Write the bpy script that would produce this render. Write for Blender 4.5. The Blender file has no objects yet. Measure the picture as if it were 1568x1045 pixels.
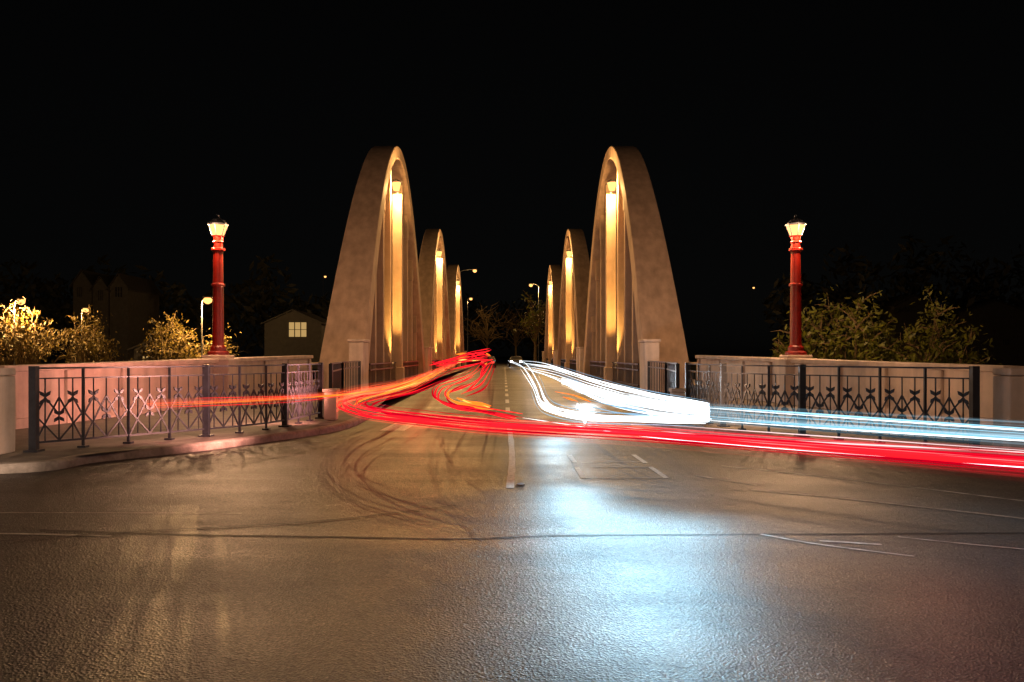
import bpy, math, random
from mathutils import Vector, Matrix
import bmesh
random.seed(7)
R=random.random
def U(a,b): return a+(b-a)*random.random()
scene=bpy.context.scene
F=1220.0; CX=772.0; HY=545.0; CH=1.5
def P(px,py,Y): return ((px-CX)/F*Y, Y, CH+(HY-py)/F*Y)
def G(px,py,h=0.0):
    Y=F*(CH-h)/(py-HY); return ((px-CX)/F*Y, Y, h)

# ---------------- camera / view
cam=bpy.data.cameras.new("camera"); co=bpy.data.objects.new("camera",cam)
scene.collection.objects.link(co); co.location=(0,0,CH); co.rotation_euler=(math.radians(90),0,0)
cam.sensor_width=36; cam.lens=36*F/1568; cam.shift_x=(784-CX)/1568; cam.shift_y=(HY-522.5)/1568
cam.clip_end=3000; cam.clip_start=0.05
scene.camera=co
scene.view_settings.view_transform='Standard'; scene.view_settings.look='None'; scene.view_settings.exposure=0

# ---------------- world
w=bpy.data.worlds.new("World"); scene.world=w; w.use_nodes=True
nt=w.node_tree; bg=nt.nodes['Background']; sk=nt.nodes.new('ShaderNodeTexSky'); sk.sky_type='NISHITA'
sk.sun_disc=False; sk.sun_elevation=math.radians(12); sk.sun_rotation=math.radians(180)
hs=nt.nodes.new('ShaderNodeHueSaturation'); hs.inputs['Saturation'].default_value=0.15
nt.links.new(sk.outputs[0],hs.inputs['Color']); nt.links.new(hs.outputs[0],bg.inputs[0]); bg.inputs[1].default_value=0.0003
sl=bpy.data.lights.new("ambient_sun","SUN"); sl.energy=0.015; sl.angle=math.radians(0.5); sl.color=(1,0.75,0.55)  # dim warm sun lamp added as ambient fill
so=bpy.data.objects.new("ambient_sun",sl); scene.collection.objects.link(so); so.rotation_euler=(math.radians(55),0,math.radians(-12))

# ---------------- materials
def newmat(n):
    m=bpy.data.materials.new(n); m.use_nodes=True; t=m.node_tree; return m,t,t.nodes['Principled BSDF']
def mat(n,col,rough=0.7,metal=0,scale=6,var=0.25,bump=0.15,bscale=None,dirt=None,coat=0):
    m,t,b=newmat(n)
    tc=t.nodes.new('ShaderNodeTexCoord')
    no=t.nodes.new('ShaderNodeTexNoise'); no.inputs['Scale'].default_value=scale; no.inputs['Detail'].default_value=8; no.inputs['Roughness'].default_value=0.65
    t.links.new(tc.outputs['Object'],no.inputs['Vector'])
    r=t.nodes.new('ShaderNodeValToRGB'); r.color_ramp.elements[0].position=0.3; r.color_ramp.elements[1].position=0.7
    d=dirt or tuple(c*(1-2*var) for c in col)
    r.color_ramp.elements[0].color=(*d,1); r.color_ramp.elements[1].color=(*[min(1,c*(1+var*0.5)) for c in col],1)
    t.links.new(no.outputs[0],r.inputs[0]); t.links.new(r.outputs[0],b.inputs['Base Color'])
    b.inputs['Roughness'].default_value=rough; b.inputs['Metallic'].default_value=metal
    if coat: b.inputs['Coat Weight'].default_value=coat
    if bump:
        n2=t.nodes.new('ShaderNodeTexNoise'); n2.inputs['Scale'].default_value=bscale or scale*6; n2.inputs['Detail'].default_value=5
        t.links.new(tc.outputs['Object'],n2.inputs['Vector'])
        bp=t.nodes.new('ShaderNodeBump'); bp.inputs['Strength'].default_value=bump; bp.inputs['Distance'].default_value=0.02
        t.links.new(n2.outputs[0],bp.inputs['Height']); t.links.new(bp.outputs[0],b.inputs['Normal'])
    return m
def emat(n,col,s):
    m=bpy.data.materials.new(n); m.use_nodes=True; t=m.node_tree; t.nodes.clear()
    e=t.nodes.new('ShaderNodeEmission'); e.inputs[0].default_value=(*col,1); e.inputs[1].default_value=s
    o=t.nodes.new('ShaderNodeOutputMaterial'); t.links.new(e.outputs[0],o.inputs[0]); return m
def addmat(n,col,s,su=0.25,sv=11):
    m=bpy.data.materials.new(n); m.use_nodes=True; t=m.node_tree; t.nodes.clear()
    uv=t.nodes.new('ShaderNodeUVMap'); sp=t.nodes.new('ShaderNodeSeparateXYZ'); t.links.new(uv.outputs[0],sp.inputs[0])
    def M(op,a,b=None):
        k=t.nodes.new('ShaderNodeMath'); k.operation=op
        for i,v in enumerate((a,b)):
            if v is None: continue
            if isinstance(v,(int,float)): k.inputs[i].default_value=v
            else: t.links.new(v,k.inputs[i])
        return k.outputs[0]
    s1=M('SINE',M('MULTIPLY',sp.outputs[1],math.pi)); 
    nz=t.nodes.new('ShaderNodeTexNoise'); nz.noise_dimensions='2D'; nz.inputs['Scale'].default_value=1; nz.inputs['Detail'].default_value=4
    mp=t.nodes.new('ShaderNodeMapping'); mp.inputs['Scale'].default_value=(su,sv,1); t.links.new(uv.outputs[0],mp.inputs[0]); t.links.new(mp.outputs[0],nz.inputs['Vector'])
    st=M('POWER',M('MULTIPLY',nz.outputs[0],1.7),4.0)
    fade=M('MULTIPLY',M('POWER',s1,1.3),st)
    fs=M('MULTIPLY',fade,s)
    e=t.nodes.new('ShaderNodeEmission'); e.inputs[0].default_value=(*col,1); t.links.new(fs,e.inputs[1])
    tr=t.nodes.new('ShaderNodeBsdfTransparent'); ad=t.nodes.new('ShaderNodeAddShader')
    t.links.new(e.outputs[0],ad.inputs[0]); t.links.new(tr.outputs[0],ad.inputs[1])
    o=t.nodes.new('ShaderNodeOutputMaterial'); t.links.new(ad.outputs[0],o.inputs[0]); return m

# asphalt
def asphalt():
    m,t,b=newmat("asphalt_wet"); L=t.links.new
    tc=t.nodes.new('ShaderNodeTexCoord')
    def N(sc,det=6,ro=0.6,vec=None,typ='ShaderNodeTexNoise'):
        n=t.nodes.new(typ); n.inputs['Scale'].default_value=sc
        if typ=='ShaderNodeTexNoise': n.inputs['Detail'].default_value=det; n.inputs['Roughness'].default_value=ro
        L(vec or tc.outputs['Object'],n.inputs['Vector']); return n
    def M(op,a,b_=None,c_=None):
        k=t.nodes.new('ShaderNodeMath'); k.operation=op
        for i,v in enumerate((a,b_,c_)):
            if v is None: continue
            if isinstance(v,(int,float)): k.inputs[i].default_value=v
            else: L(v,k.inputs[i])
        return k.outputs[0]
    big=N(0.45,8,0.62); fine=N(110,3,0.75); ag=N(70,typ='ShaderNodeTexVoronoi'); med=N(14,6,0.75)
    mp=t.nodes.new('ShaderNodeMapping'); mp.inputs['Scale'].default_value=(0.25,1.3,1); L(tc.outputs['Object'],mp.inputs[0])
    streak=N(1.0,9,0.68,mp.outputs[0])
    sep=t.nodes.new('ShaderNodeSeparateColor'); L(ag.outputs['Color'],sep.inputs[0])
    r=t.nodes.new('ShaderNodeValToRGB'); e=r.color_ramp.elements
    e[0].position=0.30; e[0].color=(0.009,0.008,0.0085,1); e[1].position=0.80; e[1].color=(0.080,0.064,0.053,1)
    s=M('MULTIPLY',big.outputs[0],0.22); s=M('MULTIPLY_ADD',streak.outputs[0],0.2,s); s=M('MULTIPLY_ADD',med.outputs[0],0.18,s); s=M('MULTIPLY_ADD',fine.outputs[0],0.2,s); s=M('MULTIPLY_ADD',M('POWER',sep.outputs[0],3.0),0.42,s)
    L(s,r.inputs[0]); L(r.outputs[0],b.inputs['Base Color'])
    q=M('MULTIPLY_ADD',streak.outputs[0],0.5,M('MULTIPLY',big.outputs[0],0.5))
    rr=t.nodes.new('ShaderNodeMapRange'); rr.inputs['From Min'].default_value=0.38; rr.inputs['From Max'].default_value=0.62
    rr.inputs['To Min'].default_value=0.29; rr.inputs['To Max'].default_value=0.48; L(q,rr.inputs[0]); L(M('MULTIPLY_ADD',sep.outputs[1],0.14,rr.outputs[0]),b.inputs['Roughness'])
    b1=t.nodes.new('ShaderNodeBump'); b1.inputs['Strength'].default_value=0.9; b1.inputs['Distance'].default_value=0.0045; L(ag.outputs['Distance'],b1.inputs['Height'])
    b2=t.nodes.new('ShaderNodeBump'); b2.inputs['Strength'].default_value=0.45; b2.inputs['Distance'].default_value=0.004; L(fine.outputs[0],b2.inputs['Height']); L(b1.outputs[0],b2.inputs['Normal'])
    b3=t.nodes.new('ShaderNodeBump'); b3.inputs['Strength'].default_value=0.45; b3.inputs['Distance'].default_value=0.010; L(med.outputs[0],b3.inputs['Height']); L(b2.outputs[0],b3.inputs['Normal'])
    L(b3.outputs[0],b.inputs['Normal']); return m
M_as=asphalt()
M_tar=mat("tar_seam",(0.014,0.012,0.012),0.62,scale=20,var=0.2)
M_pt=mat("worn_road_paint",(0.8,0.79,0.75),0.5,scale=18,var=0.1,dirt=(0.25,0.24,0.22))
M_pt2=mat("faint_road_paint",(0.8,0.79,0.76),0.6,scale=5,var=0.1,dirt=(0.16,0.15,0.14))
M_kerb=mat("kerb_concrete",(0.36,0.31,0.27),0.8,scale=5,var=0.3,bump=0.3)
M_path=mat("pavement_concrete",(0.17,0.145,0.125),0.7,scale=3,var=0.25,bump=0.3,bscale=60)
def concrete(n,col,lo=0.6):
    m,t,b=newmat(n); L=t.links.new; tc=t.nodes.new('ShaderNodeTexCoord')
    a=t.nodes.new('ShaderNodeTexNoise'); a.inputs['Scale'].default_value=1.3; a.inputs['Detail'].default_value=9; a.inputs['Roughness'].default_value=0.7; L(tc.outputs['Object'],a.inputs['Vector'])
    mp=t.nodes.new('ShaderNodeMapping'); mp.inputs['Scale'].default_value=(3,3,0.18); L(tc.outputs['Object'],mp.inputs[0])
    s=t.nodes.new('ShaderNodeTexNoise'); s.inputs['Scale'].default_value=1.2; s.inputs['Detail'].default_value=7; L(mp.outputs[0],s.inputs['Vector'])
    ad=t.nodes.new('ShaderNodeMath'); ad.operation='MULTIPLY_ADD'; ad.inputs[1].default_value=0.5; L(a.outputs[0],ad.inputs[0])
    h=t.nodes.new('ShaderNodeMath'); h.operation='MULTIPLY'; h.inputs[1].default_value=0.5; L(s.outputs[0],h.inputs[0]); L(h.outputs[0],ad.inputs[2])
    r=t.nodes.new('ShaderNodeValToRGB'); r.color_ramp.elements[0].position=0.34; r.color_ramp.elements[1].position=0.6
    r.color_ramp.elements[0].color=(*[c*lo for c in col],1); r.color_ramp.elements[1].color=(*col,1)
    L(ad.outputs[0],r.inputs[0]); L(r.outputs[0],b.inputs['Base Color']); b.inputs['Roughness'].default_value=0.75
    n2=t.nodes.new('ShaderNodeTexNoise'); n2.inputs['Scale'].default_value=14; n2.inputs['Detail'].default_value=6; L(tc.outputs['Object'],n2.inputs['Vector'])
    bp=t.nodes.new('ShaderNodeBump'); bp.inputs['Strength'].default_value=0.2; bp.inputs['Distance'].default_value=0.03; L(n2.outputs[0],bp.inputs['Height']); L(bp.outputs[0],b.inputs['Normal'])
    return m
M_con=concrete("cream_painted_concrete",(0.52,0.365,0.26),0.62)
M_wall=concrete("parapet_concrete",(0.62,0.49,0.41))
M_red=mat("red_enamel",(0.27,0.009,0.003),0.4,scale=8,var=0.2,bump=0.05,coat=0.15)
M_iron=mat("dark_ironwork",(0.028,0.03,0.04),0.4,metal=0.2,scale=10,bump=0.1)
M_grey=mat("galvanised_steel",(0.2,0.2,0.2),0.5,metal=0.6)
M_soil=mat("ground_grass",(0.03,0.035,0.015),0.95,scale=0.8,var=0.35,bump=0.6,bscale=12)
M_water=mat("river_water",(0.01,0.012,0.014),0.08,scale=1,bump=0.3,bscale=1.5)
M_bark=mat("bark",(0.18,0.12,0.05),0.9,scale=14,bump=0.5)
M_leafY=mat("leaves_yellow_green",(0.16,0.16,0.012),0.55,scale=1.1,var=0.4,bump=0,dirt=(0.05,0.065,0.008))
M_leafO=mat("leaves_olive",(0.16,0.11,0.008),0.6,scale=1.5,var=0.4,bump=0,dirt=(0.05,0.036,0.006))
M_leafD=mat("leaves_dark",(0.026,0.028,0.018),0.7,scale=0.6,var=0.4,bump=0)
M_roof=mat("roof_iron",(0.03,0.027,0.027),0.6,scale=2)
M_house=mat("weatherboard",(0.045,0.04,0.036),0.7,scale=2)
M_win=emat("window_lit",(1,0.62,0.22),0.5)
M_glassd=mat("window_dark",(0.02,0.02,0.025),0.1,bump=0)
M_glow=emat("lantern_glow",(1,0.44,0.15),2.4)
M_glow2=emat("lantern_glow_top",(1,0.44,0.12),2.6)
M_cl=emat("headlamp_glow",(0.85,0.93,1),12)
M_tl=emat("taillamp_glow",(1,0.03,0.02),4)
M_car=mat("car_paint",(0.1,0.1,0.11),0.3,scale=2,bump=0,coat=0.5)
M_rub=mat("tyre_rubber",(0.015,0.015,0.015),0.8)

# ---------------- mesh helpers
def link(o,parent=None):
    scene.collection.objects.link(o)
    if parent: o.parent=parent
    return o
def empty(n,loc=(0,0,0)):
    e=bpy.data.objects.new(n,None); e.location=loc; e.empty_display_size=0.2; return link(e)
def meshobj(n,vs,fs,m,parent=None,smooth=False,bevel=0):
    me=bpy.data.meshes.new(n); me.from_pydata(vs,[],fs); me.update()
    me.materials.append(m); 
    if smooth: me.polygons.foreach_set('use_smooth',[True]*len(fs))
    o=bpy.data.objects.new(n,me); link(o,parent)
    if bevel:
        b=o.modifiers.new('b','BEVEL'); b.width=bevel; b.segments=2; b.limit_method='ANGLE'
    return o
class Bag:
    def __init__(s): s.v=[]; s.f=[]
    def box(s,x0,x1,y0,y1,z0,z1,rot=None):
        i=len(s.v); c=[(x0,y0,z0),(x1,y0,z0),(x1,y1,z0),(x0,y1,z0),(x0,y0,z1),(x1,y0,z1),(x1,y1,z1),(x0,y1,z1)]
        if rot: c=[tuple(rot@Vector(p)) for p in c]
        s.v+=c; s.f+=[tuple(i+k for k in q) for q in ((3,2,1,0),(4,5,6,7),(0,1,5,4),(1,2,6,5),(2,3,7,6),(3,0,4,7))]
    def bar(s,a,b,wd,th=None):
        a=Vector(a); b=Vector(b); d=b-a; L=d.length
        if L<1e-5: return
        th=th or wd; z=d.normalized(); up=Vector((0,0,1)) if abs(z.z)<0.95 else Vector((1,0,0))
        x=z.cross(up).normalized(); y=x.cross(z)
        i=len(s.v)
        for q in (a,b):
            for sx,sy in((-1,-1),(1,-1),(1,1),(-1,1)): s.v.append(tuple(q+x*sx*wd/2+y*sy*th/2))
        s.f+=[(i,i+1,i+2,i+3),(i+7,i+6,i+5,i+4)]+[(i+k,i+4+k,i+4+(k+1)%4,i+(k+1)%4) for k in range(4)]
    def blade(s,a,b,wd,th):
        a=Vector(a); b=Vector(b); z=(b-a).normalized()
        n=Vector((-s.t.y,s.t.x,0)); x=z.cross(n).normalized(); m=a.lerp(b,0.55); i=len(s.v)
        for q in(a,m+x*wd/2,b,m-x*wd/2): s.v.append(tuple(q-n*th/2))
        for q in(a,m+x*wd/2,b,m-x*wd/2): s.v.append(tuple(q+n*th/2))
        s.f+=[(i,i+1,i+2,i+3),(i+7,i+6,i+5,i+4)]+[(i+k,i+4+k,i+4+(k+1)%4,i+(k+1)%4) for k in range(4)]
    def lathe(s,cx,cy,prof,n=16):
        i=len(s.v)
        for r,z in prof:
            for k in range(n):
                a=2*math.pi*(k+0.5)/n; s.v.append((cx+r*math.cos(a),cy+r*math.sin(a),z))
        for j in range(len(prof)-1):
            for k in range(n):
                s.f.append((i+j*n+k,i+j*n+(k+1)%n,i+(j+1)*n+(k+1)%n,i+(j+1)*n+k))
        s.f.append(tuple(i+k for k in range(n))[::-1]); s.f.append(tuple(i+(len(prof)-1)*n+k for k in range(n)))
    def obj(s,n,m,parent=None,smooth=False,bevel=0): return meshobj(n,s.v,s.f,m,parent,smooth,bevel)
def catmull(pts,n=10):
    pts=[Vector(p) for p in pts]; out=[]
    e=[2*pts[0]-pts[1]]+pts+[2*pts[-1]-pts[-2]]
    for i in range(1,len(e)-2):
        a,b,c,d=e[i-1],e[i],e[i+1],e[i+2]
        for k in range(n):
            t=k/n; out.append(0.5*((2*b)+(c-a)*t+(2*a-5*b+4*c-d)*t*t+(3*b-3*c+d-a)*t**3))
    out.append(pts[-1]); return out
def light(n,loc,power,col,rad=0.1,parent=None,spot=None,target=None,blend=0.6):
    l=bpy.data.lights.new(n,'SPOT' if spot else 'POINT'); l.energy=power; l.color=col; l.shadow_soft_size=rad
    o=bpy.data.objects.new(n,l); o.location=loc
    if spot:
        l.spot_size=math.radians(spot); l.spot_blend=blend
        o.rotation_euler=(Vector(target)-Vector(loc)).to_track_quat('-Z','Y').to_euler()
    return link(o,parent)
SOD=(1,0.56,0.2)

# ---------------- ground, river, road
xs=[-600,-120,-60,-30,-12,0,12,30,60,120,600]
ys=[(-200,-0.3),(22,-0.3),(24,-0.3),(28,-2.2),(34,-5),(104,-5),(110,-2),(114,-0.3),(160,-0.3),(1500,-0.3)]
vs=[(x,y,z) for y,z in ys for x in xs]; nx=len(xs)
fs=[(j*nx+i,j*nx+i+1,(j+1)*nx+i+1,(j+1)*nx+i) for j in range(len(ys)-1) for i in range(nx-1)]
meshobj("ground",vs,fs,M_soil)
meshobj("river_water",[(-600,27,-3.4),(600,27,-3.4),(600,110,-3.4),(-600,110,-3.4)],[(0,1,2,3)],M_water)
rb=Bag(); rb.box(-90,90,-40,24,-0.28,0); rb.box(-9.2,9.2,24.0,112,-0.9,0); rb.box(-7,7,112,420,-0.28,0)
rb.obj("road",M_as)

def kerb_path(side):
    if side<0: mid=[G(0,726),G(150,708),G(300,692),G(420,676),G(500,664),G(540,654)]; st=[Vector((-40,9.3,0)),Vector((-20,9.4,0)),Vector((-11,9.6,0))]
    else: mid=[G(40,704),G(170,695),G(300,685),G(420,672),G(500,662),G(540,654)]; st=[Vector((-40,11.2,0)),Vector((-20,11.2,0)),Vector((-11,11.2,0))]
    base=st+[Vector(b) for b in mid]
    base+=[Vector((-3.25,19.5,0)),Vector((-3.6,24,0)),Vector((-4.0,30,0)),Vector((-4.1,45,0)),Vector((-4.1,112,0))]
    c=catmull(base,8)
    return [Vector((p.x*(-side),p.y,0)) for p in c]
for side in(-1,1):
    c=kerb_path(side)
    kb=[];kf=[];inner=[]
    for i,p in enumerate(c):
        t=(c[min(i+1,len(c)-1)]-c[max(i-1,0)]).normalized(); n=Vector((-t.y,t.x,0))*(1 if side<0 else -1)
        prof=[(0,-0.05),(0.0,0.09),(0.03,0.12),(0.16,0.124),(0.16,-0.05)]
        for d,z in prof: kb.append(tuple(p+n*d+Vector((0,0,z))))
        q=p+n*0.158; inner.append((q.x,q.y,0.12))
    for i in range(len(c)-1):
        for k in range(4):
            a=i*5+k; kf.append((a,a+1,a+6,a+5) if side>0 else (a+5,a+6,a+1,a))
    meshobj("kerb",kb,kf,M_kerb)
    poly=inner+[(9.3*side,112,0.12),(9.3*side,24,0.12),(40*side,24,0.12)]
    me=bpy.data.meshes.new("pavement"); bm=bmesh.new(); vv=[bm.verts.new(v) for v in poly]
    f=bm.faces.new(vv); bmesh.ops.triangulate(bm,faces=[f],ngon_method='EAR_CLIP'); bmesh.ops.recalc_face_normals(bm,faces=bm.faces)
    bm.to_mesh(me); bm.free(); me.materials.append(M_path); link(bpy.data.objects.new("pavement",me))

# ---------------- road markings
mk=Bag()
def strip(a,b,wd,z=0.005,bag=None):
    bag=bag or mk
    a=Vector((a[0],a[1],0)); b=Vector((b[0],b[1],0)); d=(b-a).normalized(); n=Vector((-d.y,d.x,0))*wd/2
    i=len(bag.v); bag.v+=[(*(a-n).xy,z),(*(a+n).xy,z),(*(b+n).xy,z),(*(b-n).xy,z)]; bag.f.append((i+3,i+2,i+1,i))
def poly_strip(pts,wd,z=0.005,bag=None):
    pts=catmull([(p[0],p[1],0) for p in pts],6)
    bag=bag or mk; i0=len(bag.v)
    for i,p in enumerate(pts):
        t=(pts[min(i+1,len(pts)-1)]-pts[max(i-1,0)]).normalized(); n=Vector((-t.y,t.x,0))*wd/2*U(0.85,1.1)
        bag.v+=[(*(p-n).xy,z),(*(p+n).xy,z)]
    for i in range(len(pts)-1): a=i0+2*i; bag.f.append((a,a+2,a+3,a+1))
poly_strip([G(781,748),G(784,710),G(783,680),G(780,655)],0.10)
y=21
while y<110: strip((0.1,y),(0.1,y+2.0),0.12); y+=4.2
def seg(x0,y0,x1,y1,wd): strip(G(x0,y0),G(x1,y1),wd)
seg(872,697,880,709,0.07); seg(883,716,894,733,0.07); seg(970,697,989,710,0.07); seg(996,716,1021,733,0.07)
seg(600,660,625,647,0.5); 
mk.obj("road_marking",M_pt)
mk2=Bag(); mk=mk2
seg(890,709,985,708,0.03); seg(905,716,1000,716,0.03); seg(893,733,1025,733,0.035); seg(1060,728,1160,744,0.04)
poly_strip([G(1150,751),G(1300,765),G(1568,795),G(1800,822)],0.06)
poly_strip([G(1105,714),G(1300,735),G(1568,768),G(1800,795)],0.05)
poly_strip([G(1165,819),G(1250,834),G(1400,853)],0.03)
poly_strip([G(1255,829),G(1350,835)],0.04)
poly_strip([G(1375,823),G(1460,832),G(1568,842),G(1700,855)],0.03)
poly_strip([G(-200,787),G(0,786),G(370,787)],0.02)
poly_strip([G(-200,818),G(0,818),G(170,822)],0.04)
mk2.obj("road_marking",M_pt2)
tar=Bag()
poly_strip([G(60,812),G(300,820),G(520,823),G(700,826),G(860,821),G(1150,819),G(1700,816)],0.04,0.004,tar)
poly_strip([G(-100,838),G(200,816),G(480,800),G(700,775)],0.03,0.0085,tar)
tar.obj("tar_seam",M_tar)
rs=Bag(); x,y_,_=G(797,744); rs.lathe(x,y_,[(0.05,0.006),(0.055,0.02),(0.03,0.03),(0.01,0.032)],8); rs.obj("road_stud",M_kerb)

# ---------------- arches
X0=5.5; H=12.5; A=12.4
YEL_L=(1,0.52,0.12)
def arch(side,Ym,idx):
    root=empty("bridge_arch",(0,0,0))
    N=72; v=[]; 
    def ext(u): return Vector((0,Ym+A*u,H*(1-u*u)))
    for i in range(N+1):
        u=-1.04+2.08*i/N
        p=ext(u); tan=Vector((0,A,-2*H*u)).normalized(); nrm=Vector((0,-tan.z,tan.y)) 
        if nrm.z<0: nrm=-nrm
        hh=max(0,min(1,p.z/H)); t=0.62+0.45*(1-hh)
        q=p-nrm*t
        wd=1.15+0.6*(1-hh)**1.3
        xi=X0-0.10*(1-hh); xo=X0+wd
        for (x,r) in((xi,p),(xo,p),(xo,q),(xi,q)): v.append((x*side,r.y,r.z))
    f=[]
    for i in range(N):
        for k in range(4):
            a=i*4+k; b=i*4+(k+1)%4; q=(a,b,b+4,a+4); f.append(q if side<0 else q[::-1])
    meshobj("arch_rib",v,f,M_con,root,bevel=0.04)
    b=Bag()
    for k in range(-4,5):
        if k==0: continue
        yy=Ym+k*2.35; u=(yy-Ym)/A; top=H*(1-u*u)-0.9
        xa,xb=sorted(((X0+0.22)*side,(X0+0.95)*side))
        b.box(xa,xb,yy-0.16,yy+0.16,0,top)
        if abs(k)>1: b.box(xa-0.03,xb+0.03,yy-0.3,yy+0.3,max(0.5,top-1.4),top-0.15)
    b.obj("hangers",M_con,root,bevel=0.03)
    c=Bag(); yc=Ym-1.3
    xa,xb=sorted(((X0-0.22)*side,(X0+0.28)*side)); c.box(xa,xb,yc-0.16,yc+0.3,0.1,9.85)
    c.box(xa-0.08,xb+0.08,yc-0.24,yc+0.38,0.1,0.9)
    c.obj("lamp_column",M_con,root,bevel=0.03)
    l=Bag(); lx=(X0+0.03)*side; ly=yc-0.45; lz=10.15
    l.bar((lx,yc,lz+0.35),(lx,yc+1.6,lz+0.6),0.08); l.bar((lx,yc,lz+0.35),(lx,ly,lz+0.35),0.06); l.bar((lx,yc,9.8),(lx,yc,lz+.35),0.1)
    l.lathe(lx,ly,[(0.28,lz+0.22),(0.22,lz+0.3),(0.05,lz+0.4)],8)
    l.obj("lantern_bracket",M_iron,root)
    g=Bag(); g.lathe(lx,ly,[(0.15,lz-0.18),(0.25,lz+0.21)],8); g.obj("lantern_glass",M_glow2,root)
    light("lantern_light",(lx-0.25*side,ly-0.55,lz-0.25),1900,(1,0.56,0.18),0.12,root)
    light("column_fill_spot",(lx-0.2*side,yc-1.6,0.35),5500,YEL_L,0.08,root,spot=44,target=(lx,yc,7.5),blend=1)  # spot added to brighten the column from below, no fitting modelled
    r=Bag()
    y0=Ym-9.4; y1=Ym+9.4; xr=(X0+0.1)*side
    for z in(1.15,0.9,0.25): r.bar((xr,y0,z),(xr,y1,z),0.06)
    yy=y0
    while yy<y1: r.bar((xr,yy,0.12),(xr,yy,1.15),0.025); yy+=0.35
    r.obj("railing",M_iron,root)
    o=Bag(); xa,xb=sorted((9.0*side,9.2*side)); o.box(xa,xb,Ym-13.4,Ym+13.4,-0.9,0.35)
    for z in(1.15,0.75): o.bar((9.1*side,Ym-13.4,z),(9.1*side,Ym+13.4,z),0.07)
    for k in range(14): o.box(9.1*side-0.07,9.1*side+0.07,Ym-13.3+k*2,Ym-13.16+k*2,0.35,1.2)
    o.obj("outer_parapet",M_wall,root)
    e=Bag()
    for yy in(Ym-12.6,Ym+12.6):
        xa,xb=sorted(((X0-0.3)*side,(X0+0.25)*side)); e.box(xa,xb,yy-0.55,yy+0.55,0,2.0); e.box(xa-0.05,xb+0.05,yy-0.61,yy+0.61,2.003,2.12)
    for yy in(Ym-13.4,Ym+13.4):
        xa,xb=sorted((4.8*side,9.1*side)); e.box(xa,xb,yy-0.5,yy+0.5,-6,-0.91)
    e.obj("end_pier",M_wall,root,bevel=0.04)
for i,Ym in enumerate((42.6,69.6,96.6)):
    for s in(-1,1): arch(s,Ym,i)

# ---------------- approach parapet walls with piers and lamps
def wall(side):
    root=empty("parapet_wall",(0,0,0))
    a=Vector((-9.35,14.6,0)); b=Vector((-7.35,29.6,0)); d=b-a; L=d.length; t=d.normalized(); n=Vector((t.y,-t.x,0))
    def pt(s,off,z): q=a+t*s+n*off; return (q.x*(-side),q.y,z)
    def box(bg,s0,s1,o0,o1,z0,z1a,z1b=None):
        z1b=z1a if z1b is None else z1b
        i=len(bg.v); bg.v+=[pt(s0,o0,z0),pt(s1,o0,z0),pt(s1,o1,z0),pt(s0,o1,z0),pt(s0,o0,z1a),pt(s1,o0,z1b),pt(s1,o1,z1b),pt(s0,o1,z1a)]
        ff=[(3,2,1,0),(4,5,6,7),(0,1,5,4),(1,2,6,5),(2,3,7,6),(3,0,4,7)]
        bg.f+=[tuple(i+k for k in (q if side>0 else q[::-1])) for q in ff]
    zt=lambda s:1.19+0.21*s/L
    w_=Bag(); box(w_,0,L,-0.12,0.12,-0.2,zt(0),zt(L)); box(w_,0,L,0.123,0.17,0.1,0.32)
    npan=8
    for i in range(npan+1):
        s=L*i/npan; s0=max(0,s-0.16); s1=min(L,s+0.16); box(w_,s0,s1,0.124,0.20,0.1,zt(s)-0.01)
    w_.obj("wall",M_wall,root,bevel=0.015)
    cp=Bag(); box(cp,-0.05,L+0.05,-0.2,0.26,zt(0)+0.002,zt(0)+0.12,zt(L)+0.12)
    for j in(1,2): x,y,z=cp.v[j]; cp.v[j]=(x,y,zt(L)+0.002)
    cp.obj("coping",M_wall,root,bevel=0.02)
    p=Bag(); x0,x1=-30,-7.05
    y0=G(30,697,0.12)[1]
    xx=sorted((x0*-side,x1*-side)); p.box(xx[0],xx[1],y0,y0+0.3,-0.2,1.22)
    p.box(xx[0]-0.05,xx[1]+0.05,y0-0.06,y0+0.36,1.223,1.33)
    e=sorted(((x1+0.05)*-side,(x1-0.42)*-side)); p.box(e[0],e[1],y0-0.05,y0+0.35,0.12,1.215)
    p.box(xx[0]-0.02,xx[1]+0.02,y0-0.04,y0-0.003,0.1,0.3)
    p.obj("end_wall",M_wall,root,bevel=0.02)
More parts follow.
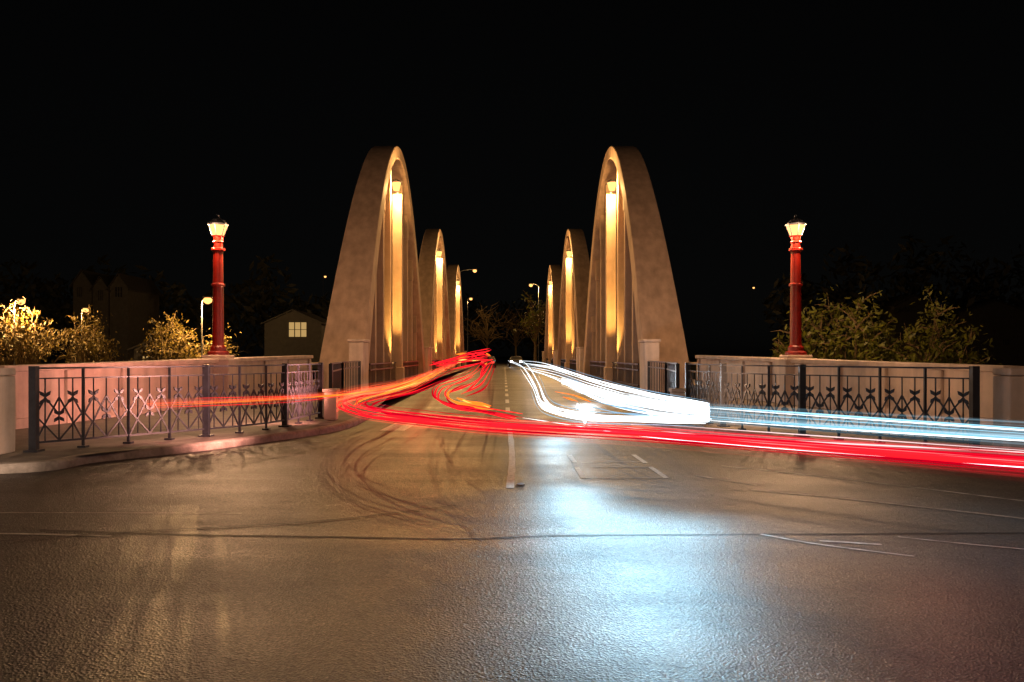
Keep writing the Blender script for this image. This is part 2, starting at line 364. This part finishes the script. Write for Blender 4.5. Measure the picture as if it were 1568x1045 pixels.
def post_lamp(x,y,z0):
    root=empty("red_lamp_post",(x,y,z0))
    b=Bag(); b.box(-0.46,0.46,-0.46,0.46,-1.5,0.04); b.box(-0.36,0.36,-0.36,0.36,0.043,0.14); b.obj("pedestal",M_wall,root,bevel=0.03)
    p=Bag(); p.lathe(0,0,[(0.30,0.14),(0.30,0.22),(0.22,0.26),(0.22,0.36),(0.17,0.42),(0.16,0.5),(0.15,2.1),(0.19,2.12),(0.19,2.18),(0.145,2.2),(0.135,3.1),(0.19,3.14),(0.19,3.2),(0.13,3.22)],20)
    p.obj("post",M_red,root)
    q=Bag(); q.lathe(0,0,[(0.13,3.22),(0.13,3.36),(0.17,3.38),(0.12,3.42),(0.14,3.53),(0.2,3.56)],16)
    q.obj("lantern_neck",M_red,root)
    g=Bag(); g.lathe(0,0,[(0.155,3.56),(0.265,3.86)],6); g.obj("lantern_glass",M_glow,root)
    c=Bag(); c.lathe(0,0,[(0.29,3.87),(0.29,3.91),(0.17,4.02),(0.05,4.08),(0.03,4.16),(0.0,4.18)],6)
    for k in range(6):
        a=2*math.pi*(k+0.5)/6; c.bar((0.155*math.cos(a),0.155*math.sin(a),3.56),(0.268*math.cos(a),0.268*math.sin(a),3.87),0.018)
    c.obj("lantern_cap",M_iron,root)
    for k in range(3):
        a=math.radians(-90+120*k); light("lamp_light",(0.46*math.cos(a),0.46*math.sin(a),3.7),(200,620,620)[k],(1,0.56,0.28),0.12,root)
wall(-1); wall(1)
post_lamp(-8.22,22.9,1.38); post_lamp(8.38,22.9,1.38)

# ---------------- ornamental railings at the corners
def railing(side):
    root=empty("ornamental_railing",(0,0,0))
    base=[Vector(G(52,692,0.12)),Vector(G(300,670,0.12)),Vector(G(418,657,0.12)),Vector(G(491,641,0.12))]
    pth=catmull(base,12)
    cum=[0]
    for i in range(1,len(pth)): cum.append(cum[-1]+(pth[i]-pth[i-1]).length)
    L=cum[-1]
    def at(s,z):
        s=max(0,min(L,s)); i=0
        while i<len(cum)-2 and cum[i+1]<s: i+=1
        q=pth[i].lerp(pth[i+1],(s-cum[i])/(cum[i+1]-cum[i])); return Vector((q.x*(-side),q.y,0.12+z))
    b=Bag()
    Ht=1.2; n=40
    for i in range(n):
        s0=L*i/n; s1=L*(i+1)/n
        b.bar(at(s0,Ht),at(s1,Ht),0.05,0.025)
        b.bar(at(s0,Ht-0.15),at(s1,Ht-0.15),0.025,0.02); b.bar(at(s0,0.13),at(s1,0.13),0.03,0.03)
    np_=10; pw=L/np_
    for i in range(np_+1):
        s=L*i/np_; big=(i in(0,4,7,10)); wd=0.10 if big else 0.035
        b.bar(at(s,0),at(s,Ht+(0.03 if big else 0)),wd)
        f=at(s,0)
        r_=0.1 if big else 0.06
        b.box(f.x-r_,f.x+r_,f.y-r_,f.y+r_,0.12,0.15)
    lf=Bag()
    for i in range(np_):
        s=pw*i; z0=0.14; z1=Ht-0.16
        lf.t=(at(s+pw,0)-at(s,0)).normalized()
        ql=0.22;qr=0.78
        for q in(ql,0.5,qr): b.bar(at(s+pw*q,z0),at(s+pw*q,z1),0.016)
        zc=z0+(z1-z0)*0.42; zu=z0+(z1-z0)*0.70
        def D(a0,b0,a1,b1): b.bar(at(s+pw*a0,b0),at(s+pw*a1,b1),0.02)
        D(0.03,z0,0.5,zu); D(0.97,z0,0.5,zu); D(0.5,z0,0.03,zc); D(0.5,z0,0.97,zc)
        D(0.03,zc,ql,zu); D(ql,zu,0.5,zc); D(0.5,zc,qr,zu); D(qr,zu,0.97,zc)
        for q,mz,sz in((ql,zu,0.13),(qr,zu,0.13),(0.5,zc-0.02,0.12)):
            for ang in(48,132,228,312):
                a=math.radians(ang); dx=math.cos(a)*sz*0.85; dz=math.sin(a)*sz
                lf.blade(at(s+pw*q+dx*0.1,mz+dz*0.1),at(s+pw*q+dx,mz+dz),0.05,0.03)
    b.obj("ironwork",M_iron,root); lf.obj("leaf_motifs",M_iron,root)
railing(-1); railing(1)
for sd in(-1,1):
    x,y_,_=G(507,643,0.12); b=Bag(); x=abs(x)*sd
    b.box(x-0.13,x+0.13,y_-0.13,y_+0.13,0.12,0.72); b.box(x-0.16,x+0.16,y_-0.16,y_+0.16,0.723,0.79); b.obj("stone_bollard",M_wall,None,bevel=0.02)
    r=Bag()
    pts=[(4.35*sd,20.0),(4.9*sd,24.0),(5.3*sd,29.2)]
    for a,b_ in zip(pts,pts[1:]):
        for z in(0.25,1.1,1.3): r.bar((*a,z),(*b_,z),0.04)
        for k in range(12):
            q=Vector(a).lerp(Vector(b_),k/11); r.bar((q.x,q.y,0.12),(q.x,q.y,1.3),0.03 if k%11 else 0.09)
    r.obj("metal_railing",M_iron)

# ---------------- street lamps
def street_lamp(x,y,z0,h,arm,power,col=SOD,rad=0.12,r=0.06):
    root=empty("street_lamp",(x,y,z0)); b=Bag()
    b.lathe(0,0,[(r*2,0),(r*1.8,0.5),(r*1.1,0.6),(r*0.7,h-0.3)],8)
    pts=catmull([(0,0,h-0.35),(arm*0.1,0,h-0.05),(arm*0.5,0,h+0.15),(arm,0,h+0.2)],5)
    for p,q in zip(pts,pts[1:]): b.bar(p,q,r*1.1)
    b.box(arm-0.3,arm+0.35,-0.12,0.12,h+0.16,h+0.26); b.obj("pole",M_grey,root)
    g=Bag(); g.lathe(arm,0,[(0.08,h-0.25),(0.26,h-0.14),(0.30,h+0.04),(0.2,h+0.157)],12); g.obj("lamp_lens",M_glow2,root)
    if power: light("lamp_light",(arm,-0.1,h-0.5),power,col,rad,root)
# behind the viewer, lighting the junction
street_lamp(-9,-6,0.0,9,2,1600,(1,0.60,0.36),0.2)
street_lamp(9,-7,0.0,9,-2,1100,(1,0.60,0.36),0.2)
def lamp_at(px,py,Y,arm,power,z0=-0.3):
    x,_,z=P(px,py,Y); street_lamp(x-arm,Y,z0,z-z0-0.0,arm,power)
lamp_at(32,462,60,0.5,6500); lamp_at(131,475,80,0.4,1600); lamp_at(318,460,54,0.4,5500)
lamp_at(727,415,118,2.2,900); lamp_at(813,437,125,-1.2,5000); lamp_at(721,458,150,0.6,400); 
lamp_at(1154,441,230,0.4,0); lamp_at(498,424,200,0.5,0)

# ---------------- vegetation
def leaves(n,pts,size,m,parent,name="foliage"):
    v=[];f=[]
    for p in pts:
        s=size*U(0.6,1.4); d=Vector((U(-1,1),U(-1,1),U(-1,1))).normalized(); e=d.cross(Vector((U(-1,1),U(-1,1),U(-1,1)))).normalized()
        i=len(v); q=Vector(p); v+=[tuple(q-d*s),tuple(q+e*s*0.35),tuple(q+d*s),tuple(q-e*s*0.35)]; f.append((i,i+1,i+2,i+3))
    return meshobj(name,v,f,m,parent)
def stems(name,paths,r,parent):
    cu=bpy.data.curves.new(name,'CURVE'); cu.dimensions='3D'; cu.bevel_depth=r; cu.bevel_resolution=1; cu.use_fill_caps=True
    for p in paths:
        s=cu.splines.new('POLY'); s.points.add(len(p)-1)
        for i,q in enumerate(p): s.points[i].co=(*q,1); s.points[i].radius=max(0.2,1-i/(len(p)-1)*0.8)
    cu.materials.append(M_bark); o=bpy.data.objects.new(name,cu); return link(o,parent)
def bush(name,loc,rx,ry,h,nst,leafm,size,lpst,spread=0.45,r=0.05,clump=0.35,leafstart=0.45):
    root=empty(name,loc); paths=[];lp=[]
    for i in range(nst):
        a=U(0,2*math.pi); rr=math.sqrt(R()); tx=math.cos(a)*rx*rr; ty=math.sin(a)*ry*rr
        hz=h*(1-0.5*rr**2)*U(0.7,1.05); p0=Vector((tx*0.25+U(-.3,.3),ty*0.25,0)); p3=Vector((tx,ty,hz))
        p1=Vector((tx*0.3,ty*0.3,hz*0.45))+Vector((U(-.4,.4),U(-.4,.4),0)); p2=Vector((tx*0.75,ty*0.75,hz*0.85))+Vector((U(-.3,.3),U(-.3,.3),0))
        c=catmull([p0,p1,p2,p3],5); paths.append(c)
        for k in range(3):
            q=c[random.randrange(6,len(c))]; e=q+Vector((U(-1,1),U(-1,1),U(-.2,1)))*spread*1.6; paths.append([q,(q+e)/2+Vector((0,0,0.08)),e])
            if R()<0.75:
                for _ in range(lpst//5):
                    t=R(); lp.append(q.lerp(e,t)+Vector((U(-1,1),U(-1,1),U(-1,1)))*clump*0.5)
        if R()<0.8:
            for _ in range(lpst):
                t=U(leafstart,1); q=c[int(t*(len(c)-1))]; lp.append(q+Vector((random.gauss(0,1),random.gauss(0,1),random.gauss(0,0.8)))*clump)
    stems("branches",paths,r,root); leaves(len(lp),lp,size,leafm,root)
def tree(name,loc,h,rx,leafm,size,nl,bare=0.3,lean=0):
    root=empty(name,loc); b=Bag(); b.lathe(0,0,[(0.3,0),(0.22,h*0.2),(0.16,h*0.4),(0.1,h*0.55)],8); b.obj("trunk",M_bark,root)
    paths=[];lp=[]
    for i in range(26):
        z=h*U(0.25,0.55); a=U(0,6.28); rr=rx*U(0.5,1); end=Vector((math.cos(a)*rr,math.sin(a)*rr,z+h*U(0.1,0.45)))
        s=Vector((0,0,z)); mid=s.lerp(end,0.5)+Vector((0,0,h*0.06)); c=catmull([s,mid,end],5); paths.append(c)
        for k in range(5):
            q=c[random.randrange(3,len(c))]; e=q+Vector((U(-1,1),U(-1,1),U(-.3,1)))*rx*0.4; paths.append([q,(q+e)/2,e])
            if R()>bare:
                cc=e+Vector((U(-.3,.3),)*3); cr=rx*U(0.1,0.24)
                for _ in range(nl//100): lp.append(cc+Vector((random.gauss(0,1),random.gauss(0,1),random.gauss(0,.6)))*cr)
    stems("limbs",paths,0.07,root)
    if lp: leaves(len(lp),lp,size,leafm,root)
bush("leafy_shrub",(13.0,29.5,-4.2),3.2,2.2,8.4,90,M_leafY,0.12,95,r=0.05,clump=0.28,leafstart=0.45)
bush("leafy_shrub",(16.2,30.5,-4.6),3.4,2.4,8.3,95,M_leafY,0.12,65,r=0.05,clump=0.32,leafstart=0.5)
bush("leafy_shrub",(10.9,29.0,-2.8),1.7,1.5,5.6,50,M_leafY,0.11,95,r=0.04,clump=0.28,leafstart=0.35)
bush("leafy_shrub",(-36.5,60,-1),3.5,3,6.6,60,M_leafO,0.14,45,r=0.05,clump=0.4)
bush("leafy_shrub",(-32.5,62,-1),2.3,2.5,5.9,45,M_leafO,0.14,35,r=0.05,clump=0.4)
bush("leafy_shrub",(-23.2,56,-1),2.3,2,5.6,50,M_leafO,0.13,40,r=0.05,clump=0.35)
bush("leafy_shrub",(-20.2,56,-1),1.5,1.5,5.0,25,M_leafO,0.13,30,r=0.05,clump=0.35)
for x,y_,hh in((-27,40,4.7),(-22,38,4.2),(-18,36,3.6),(-14,40,4.0),(-30,44,5)):
    bush("bare_shrub",(x,y_,-2.2),3,2,hh,40,M_leafO,0.08,4,r=0.025,clump=0.5)
tree("roadside_tree",(4.6,118,-0.3),11.2,2.6,M_leafY,0.28,600,bare=0.3)
tree("roadside_tree",(-3.2,150,-0.3),12,5,M_leafD,0.25,200,bare=0.6)
tree("roadside_tree",(2.5,170,-0.3),13,5,M_leafD,0.25,200,bare=0.6)
tree("roadside_tree",(10,135,-0.3),12,4,M_leafD,0.25,500,bare=0.3)
tree("roadside_tree",(-12,140,-0.3),11,4,M_leafD,0.25,500,bare=0.3)
def treeline(x0,x1,y,h0,h1):
    lp=[]
    x=x0
    while x<x1:
        h=U(h0,h1); rr=U(3,6)
        for _ in range(240):
            a=U(0,6.28); e=math.acos(U(-1,1)); k=R()**0.4
            lp.append((x+math.cos(a)*math.sin(e)*rr*k,y+math.sin(a)*math.sin(e)*rr*k,h*0.6+math.cos(e)*h*0.45*k))
        x+=U(3,6)
    root=empty("distant_trees"); leaves(0,lp,0.9,M_leafD,root)
treeline(-95,-20,125,10,17); treeline(45,110,125,10,20); treeline(-20,25,230,12,20)

# ---------------- houses
def house(name,px0,px1,pyt,Y,depth,eave,wins,z0=-0.3):
    x0=P(px0,0,Y)[0]; x1=P(px1,0,Y)[0]; ztop=P(0,pyt,Y)[2]; xm=(x0+x1)/2; ze=ztop-eave
    root=empty(name,(0,0,0)); b=Bag(); b.box(x0,x1,Y,Y+depth,z0,ze)
    i=len(b.v); b.v+=[(x0,Y,ze),(x1,Y,ze),(xm,Y,ztop),(x0,Y+depth,ze),(x1,Y+depth,ze),(xm,Y+depth,ztop)]; b.f+=[(i,i+1,i+2),(i+5,i+4,i+3)]
    b.obj("walls",M_house,root)
    r=Bag(); o=0.35; dz=0.12
    for (xa,sgn) in((x0-o,1),(x1+o,-1)):
        i=len(r.v); sl=(ztop-ze)/(xm-x0); za=ze-o*sl
        r.v+=[(xa,Y-o,za+0.03),(xm,Y-o,ztop+0.03),(xm,Y+depth+o,ztop+0.03),(xa,Y+depth+o,za+0.03),(xa,Y-o,za+dz+.03),(xm,Y-o,ztop+dz+.03),(xm,Y+depth+o,ztop+dz+.03),(xa,Y+depth+o,za+dz+.03)]
        r.f+=[tuple(i+k for k in q) for q in((0,1,2,3),(7,6,5,4),(0,4,5,1),(3,2,6,7),(0,3,7,4))]
    r.obj("roof",M_roof,root)
    for (wx0,wx1,wy0,wy1,lit) in wins:
        a=P(wx0,wy1,Y); c=P(wx1,wy0,Y); wb=Bag(); wb.box(a[0],c[0],Y-0.03,Y-0.004,a[2],c[2]); wb.obj("window",M_win if lit else M_glassd,root)
        fr=Bag(); W_=c[0]-a[0]
        for k in range(4): xx=a[0]+W_*k/3; fr.box(xx-0.05,xx+0.05,Y-0.08,Y-0.032,a[2]-0.05,c[2]+0.05)
        fr.box(a[0],c[0],Y-0.075,Y-0.033,(a[2]+c[2])/2-0.03,(a[2]+c[2])/2+0.03)
        fr.obj("window_frame",M_house,root)
house("weatherboard_house",405,492,476,95,10,1.5,[(442,470,494,516,1)])
house("weatherboard_house",112,140,415,110,10,1.8,[(118,126,440,455,0)])
house("weatherboard_house",142,166,424,110,10,1.6,[(150,158,445,460,0)])
house("weatherboard_house",168,196,420,110,10,1.8,[(176,188,440,455,0)])
house("riverside_shed",205,255,525,60,5,0.5,[(218,234,546,555,1)],z0=-3)
house("weatherboard_house",1370,1430,452,120,10,1.6,[(1385,1392,470,478,0)])
house("weatherboard_house",1480,1568,460,120,10,1.6,[(1535,1545,520,528,0)])

# ---------------- distant cars
def car(x,y,front=True):
    root=empty("car",(x,y,0)); 
    prof=[(-2.1,0.35),(-2.15,0.75),(-1.9,0.95),(-1.1,1.02),(-0.5,1.42),(0.9,1.45),(1.6,1.05),(2.1,0.98),(2.15,0.4)]
    v=[];f=[]; n=len(prof)
    for sx in(-0.85,0.85):
        for (py_,pz) in prof: v.append((sx*(0.8 if pz>1.2 else 1),py_,pz))
    f=[tuple(range(n)),tuple(range(2*n-1,n-1,-1))]+[(i+n,(i+1)%n+n,(i+1)%n,i) for i in range(n)]
    meshobj("body",v,f,M_car,root,bevel=0.06)
    wb=Bag()
    for sx in(-0.86,0.86):
        for sy in(-1.35,1.35):
            i=len(wb.v)
            for dx in(-0.1,0.1):
                for k in range(12): a=k*math.pi/6; wb.v.append((sx+dx,sy+0.32*math.cos(a),0.33+0.32*math.sin(a)))
            wb.f+=[(i+k,i+(k+1)%12,i+12+(k+1)%12,i+12+k) for k in range(12)]+[tuple(i+k for k in range(12)),tuple(i+12+k for k in range(12))[::-1]]
    wb.obj("wheels",M_rub,root)
    g=Bag(); g.box(-0.6,0.6,-1.06,-0.52,1.05,1.06); g.obj("windscreen",M_glassd,root)
    lb=Bag()
    for sx in(-0.62,0.62): lb.box(sx-0.16,sx+0.16,-2.2,-2.1,0.62,0.8)
    lb.obj("lamps",M_cl if front else M_tl,root)
car(1.6,108); car(-2.0,98,False); car(-2.0,106,False)

# ---------------- light trails
def path3(pts,h,n=10):
    c=catmull([(p[0],p[1],0) for p in pts],n); return [Vector(G(q.x,max(q.y,549.3),h)) for q in c]
def rawtubes(root,name,plist,m):
    cu=bpy.data.curves.new(name,'CURVE'); cu.dimensions='3D'; cu.bevel_depth=1.0; cu.bevel_resolution=2; cu.use_fill_caps=True
    for c,r in plist:
        s=cu.splines.new('POLY'); s.points.add(len(c)-1); ph=U(0,6)
        for i,q in enumerate(c):
            s.points[i].co=(*q,1); e=min(i,len(c)-1-i)/6; s.points[i].radius=r*min(1,0.25+e)*(0.85+0.3*math.sin(i*0.35+ph))
    cu.materials.append(m); o=bpy.data.objects.new(name,cu); return link(o,root)
def tubes(root,name,plist,m): return rawtubes(root,name,[(path3(p,h),r) for p,h,r in plist],m)
def ribbon(root,name,pts,h,hgt,m):
    c=path3(pts,h,12); v=[];uv=[];L=0
    for i,q in enumerate(c):
        if i: L+=(q-c[i-1]).length
        v+=[(q.x,q.y,q.z-hgt/2),(q.x,q.y,q.z+hgt/2)]; uv+=[(L,0),(L,1)]
    f=[(2*i,2*i+2,2*i+3,2*i+1) for i in range(len(c)-1)]
    o=meshobj(name,v,f,m,root); l=o.data.uv_layers.new(name="UVMap")
    for lp in o.data.loops: l.data[lp.index].uv=uv[lp.vertex_index]
    return o
RED=emat("trail_red",(1,0.012,0.02),1.5); RED2=emat("trail_deep_red",(0.85,0.0,0.02),0.7); ORG=emat("trail_orange",(1,0.22,0.02),1.5); YEL=emat("trail_yellow",(1,0.6,0.12),1.6)
WHT=emat("trail_white",(0.85,0.94,1),2.4); CYA=emat("trail_cyan",(0.3,0.72,0.95),1.15); PNK=emat("trail_pink_white",(1,0.75,0.75),1.2); BLU=emat("trail_blue_white",(0.4,0.72,1),0.9)
RR=empty("tail_light_trails")
def off(pts,dx,dy): return [(a+dx,b+dy) for a,b in pts]
S=[(1750,728),(1568,713),(1350,696),(1150,680),(1000,668),(850,659),(740,652),(640,642),(565,633),(528,622),(530,611),(556,603),(610,592),(660,572),(700,555),(735,549)]
S2=[(1750,716),(1568,701),(1350,686),(1150,672),(1000,662),(850,653),(740,645),(640,634),(580,626),(548,616),(552,607),(585,598),(630,586),(668,566),(700,553),(740,549)]
tubes(RR,"trail_core",[(S,0.72,0.016),(off(S2,0,4),0.72,0.008),(off(S,5,-4)[:-2],0.72,0.009),(off(S,20,9)[8:14],0.72,0.009),(off(S,-8,3)[6:15],0.72,0.012),(off(S,3,7)[5:11],0.72,0.006)],RED)
tubes(RR,"trail_deep",[(S2,0.72,0.010),(off(S,-4,5)[:-2],0.7,0.010),(off(S2,2,-6)[:11],0.72,0.004),(off(S,0,-9)[:9],0.72,0.005),(off(S,8,10)[:9],0.7,0.004),(off(S2,14,6)[6:15],0.72,0.016),(off(S2,24,10)[7:14],0.72,0.014)],RED2)
I2=[(790,640),(735,628),(695,622),(668,610),(672,592),(700,582),(722,572),(738,556),(745,550)]
I3=[(800,634),(750,626),(705,618),(682,606),(690,592),(715,580),(735,566),(748,552)]
tubes(RR,"loop",[(I2,0.75,0.018),(off(I2,5,4)[:-2],0.75,0.013),(off(I3,0,0),0.75,0.012),([(706,604),(735,590),(748,572),(755,556)],0.8,0.018),([(690,601),(725,586),(742,570),(752,556)],0.8,0.022)],RED)
tubes(RR,"loop_deep",[(off(I2,-4,-3)[1:-1],0.75,0.016),(off(I3,3,6)[:6],0.75,0.014),([(712,608),(740,596),(752,578),(758,560)],0.8,0.018)],RED2)
tubes(RR,"loop_orange",[([(755,628),(715,622),(690,612),(686,603),(696,595)],0.75,0.022),([(752,622),(720,616),(700,610)],0.75,0.028),([(748,625),(725,620),(705,616)],0.75,0.024),([(575,606),(620,594),(655,580),(690,560)],0.72,0.024),([(520,606),(556,602),(600,594),(640,584)],0.7,0.02),([(540,622),(556,612),(590,602),(625,592)],0.7,0.014),([(600,597),(640,583),(680,563)],0.75,0.028)],ORG)
tubes(RR,"loop_yellow",[([(750,624),(722,618),(704,611)],0.75,0.014),([(590,600),(622,592),(645,584)],0.72,0.012),([(700,556),(718,553),(735,552)],0.9,0.05),([(702,552),(715,551)],1.0,0.08)],YEL)
tubes(RR,"left_turn",[([(235,622),(330,617),(430,612),(520,605),(585,594),(640,578),(690,556)],0.8,0.005),([(470,609),(540,603),(600,593),(660,572)],0.8,0.014)],ORG)
tubes(RR,"left_turn_red",[([(300,610),(400,608),(500,606),(570,600),(640,578),(700,554)],0.8,0.005),([(240,624),(340,621),(430,617),(500,610),(580,598)],0.8,0.0035)],RED)
tubes(RR,"far_reds",[([(655,556),(690,551),(720,549.8),(748,549.6)],1.0,0.05),([(690,566),(720,560),(748,553)],0.8,0.06),([(668,562),(705,555),(745,550)],0.9,0.05),([(715,600),(735,580),(752,556)],0.8,0.03),
  ([(730,550),(745,552),(755,551)],1.1,0.10),([(736,575),(742,562),(756,553)],0.8,0.05)],RED)
hi=[];hi2=[];hi3=[]
for dx,dy,r in((0,0,.07),(4,-4,.05),(-6,5,.06),(3,7,.05)):
    hi.append((catmull([P(664+dx,557+dy*.5,44),P(692+dx,551+dy*.6,58),P(715+dx,544+dy,75),P(735+dx,540+dy,92),P(750,538+dy,112)],8),r))
for a,b,Y in(((722,548),(752,536),95),((728,540),(756,552),100),((716,541),(730,553),85),((742,546),(754,562),95),((733,557),(741,568),70)):
    q1=Vector(P(*a,Y)); q2=Vector(P(*b,Y+14)); hi2.append((catmull([q1,q1.lerp(q2,.5)+Vector((0.3,0,0.15)),q2],6),0.13))
for a,b,Y in(((698,543),(716,541),78),((700,549),(722,546),80),((744,541),(752,546),98),((738,562),(746,556),80)):
    q1=Vector(P(*a,Y)); q2=Vector(P(*b,Y+6)); hi3.append((catmull([q1,q1.lerp(q2,.5),q2],6),0.09))
rawtubes(RR,"high_brake_trails",hi+hi2[:3],RED); rawtubes(RR,"high_brake_trails_deep",hi2[3:],RED2); rawtubes(RR,"indicator_trails",hi3,ORG)
ribbon(RR,"wide_glow",S,0.72,0.24,addmat("ghost_red",(1,0.01,0.03),1.0,0.2,14))
ribbon(RR,"wide_glow_left",[(225,620),(420,612),(530,603),(600,590),(660,570)],0.8,0.18,addmat("ghost_orange",(1,0.1,0.03),0.8))
ribbon(RR,"wide_glow_bridge",[(515,618),(545,607),(620,592),(665,572),(700,556)],0.8,0.42,addmat("ghost_orange_b",(1,0.10,0.03),1.5))

WR=empty("headlight_trails")
W1=[(778,552),(800,562),(818,590),(830,618),(850,630),(900,640),(980,643),(1084,646)]
W2=[(782,552),(830,556),(880,572),(940,590),(1000,604),(1084,618)]
W3=[(778,553),(810,566),(850,580),(900,606),(950,624),(1010,636),(1084,640)]
core=[(W1,0.66,0.028),(off(W1,6,-4),0.66,0.020),(off(W1,-3,3)[1:],0.66,0.010),(W2,0.8,0.026),(off(W2,0,4)[1:],0.8,0.016),(W3,0.66,0.020),
  ([(800,556),(850,564),(890,576),(920,588)],0.9,0.04),([(820,606),(840,622),(880,632),(940,640)],0.66,0.014),
  ([(860,632),(900,636),(960,645)],0.66,0.014),([(884,618),(894,634),(896,650)],0.66,0.03)]
for k in range(6): core.append(([(955+8*k,597+8*k),(1010,609+6*k),(1084,618+5.6*k)],0.8-0.02*k,0.013))
for k in range(4): core.append(([(800+3*k,558+3*k),(850,566+4*k),(900+4*k,583+5*k),(950+6*k,598+5*k)],0.8,0.009))
for k in range(5): core.append(([(1062,618+6.5*k),(1086,619+6.6*k)],0.8,0.022))
tubes(WR,"core",core,WHT)
tubes(WR,"core_blue",[(off(W1,10,-9)[1:-1],0.66,0.006),(off(W1,-6,7)[2:],0.66,0.005),(off(W2,0,-4)[1:],0.8,0.006),(off(W3,10,-8)[1:-1],0.66,0.007),([(845,572),(885,584),(925,604)],0.7,0.008),([(900,612),(960,626),(1020,634)],0.7,0.012),([(880,600),(940,616),(1000,626)],0.7,0.010),([(900,622),(960,634),(1060,640)],0.66,0.012)],BLU)
tubes(WR,"core_amber",[([(850,600),(880,606),(905,616)],0.6,0.018),([(862,608),(885,615)],0.6,0.020)],ORG)
T=lambda y0,y1:[(1084,y0),(1250,y0+(y1-y0)*0.36),(1568,y1),(1750,y1+(y1-y0)*0.35)]
tubes(WR,"turning_trails",[(T(641,672),0.66,0.011),(T(622,656),0.66,0.010),(T(630,664),0.66,0.003)],CYA)
tubes(WR,"turning_trails_white",[(T(644,675),0.66,0.0075),(T(625,659),0.66,0.007),([(800,640),(880,652),(1000,670),(1250,692),(1568,716),(1750,732)],0.5,0.005)],WHT)
tubes(WR,"pink_trails",[([(960,655),(1150,672),(1568,693),(1750,704)],0.6,0.006),([(1000,650),(1200,664),(1568,690),(1750,700)],0.6,0.005)],PNK)
ribbon(WR,"wide_glow",T(634,668),0.66,0.34,addmat("ghost_blue",(0.45,0.8,1),0.7,0.15,16))
ribbon(WR,"low_glow",[(900,650),(1100,670),(1568,702),(1750,716)],0.6,0.2,addmat("ghost_pink",(1,0.25,0.25),0.7,0.15,16))
ribbon(WR,"bright_block",[(860,584),(900,598),(960,614),(1030,626),(1087,631)],0.8,0.26,addmat("ghost_white",(0.75,0.9,1),4,0.3,9))
COOL=(0.40,0.77,1)
for px,py,h,pw in((880,612,0.95,170),(950,616,1.0,230),(1040,620,1.0,230),(850,600,0.8,90)):
    x,y_,z=G(px,py,h); light("headlamp",(x,y_-0.12,z),pw,COOL,0.14,WR,spot=125,target=(x*0.9,y_-6,-0.6),blend=0.9)
light("headlamp",(2.6,25.5,0.8),160,(0.8,0.92,1),0.2,WR)
# beams and brake lamps of the turning cars washing the corner walls
light("taillamp",(-3.0,15.5,0.85),2300,(1,0.36,0.27),0.15,RR,spot=75,target=(-8.6,18.5,0.9),blend=0.8)
light("taillamp",(-3.2,12.0,0.85),1300,(1,0.42,0.32),0.15,RR,spot=70,target=(-9,15.5,0.8),blend=0.8)
light("headlamp",(3.2,14.5,0.85),700,(1,0.55,0.28),0.15,WR,spot=80,target=(8.8,18.5,0.9),blend=0.8)
light("headlamp",(-5.2,7.6,0.8),420,(1,0.72,0.52),0.15,WR,spot=60,target=(-8.4,11.9,0.8),blend=0.8)  # warm spot outside the view, aimed at the left end wall
for px,py,pw,c_ in((640,590,25,(1,0.1,0.04)),(1420,690,8,(1,0.3,0.2))):
    x,y_,z=G(px,py,0.8); light("taillamp",(x,y_-0.1,z),pw,c_,0.12,RR)
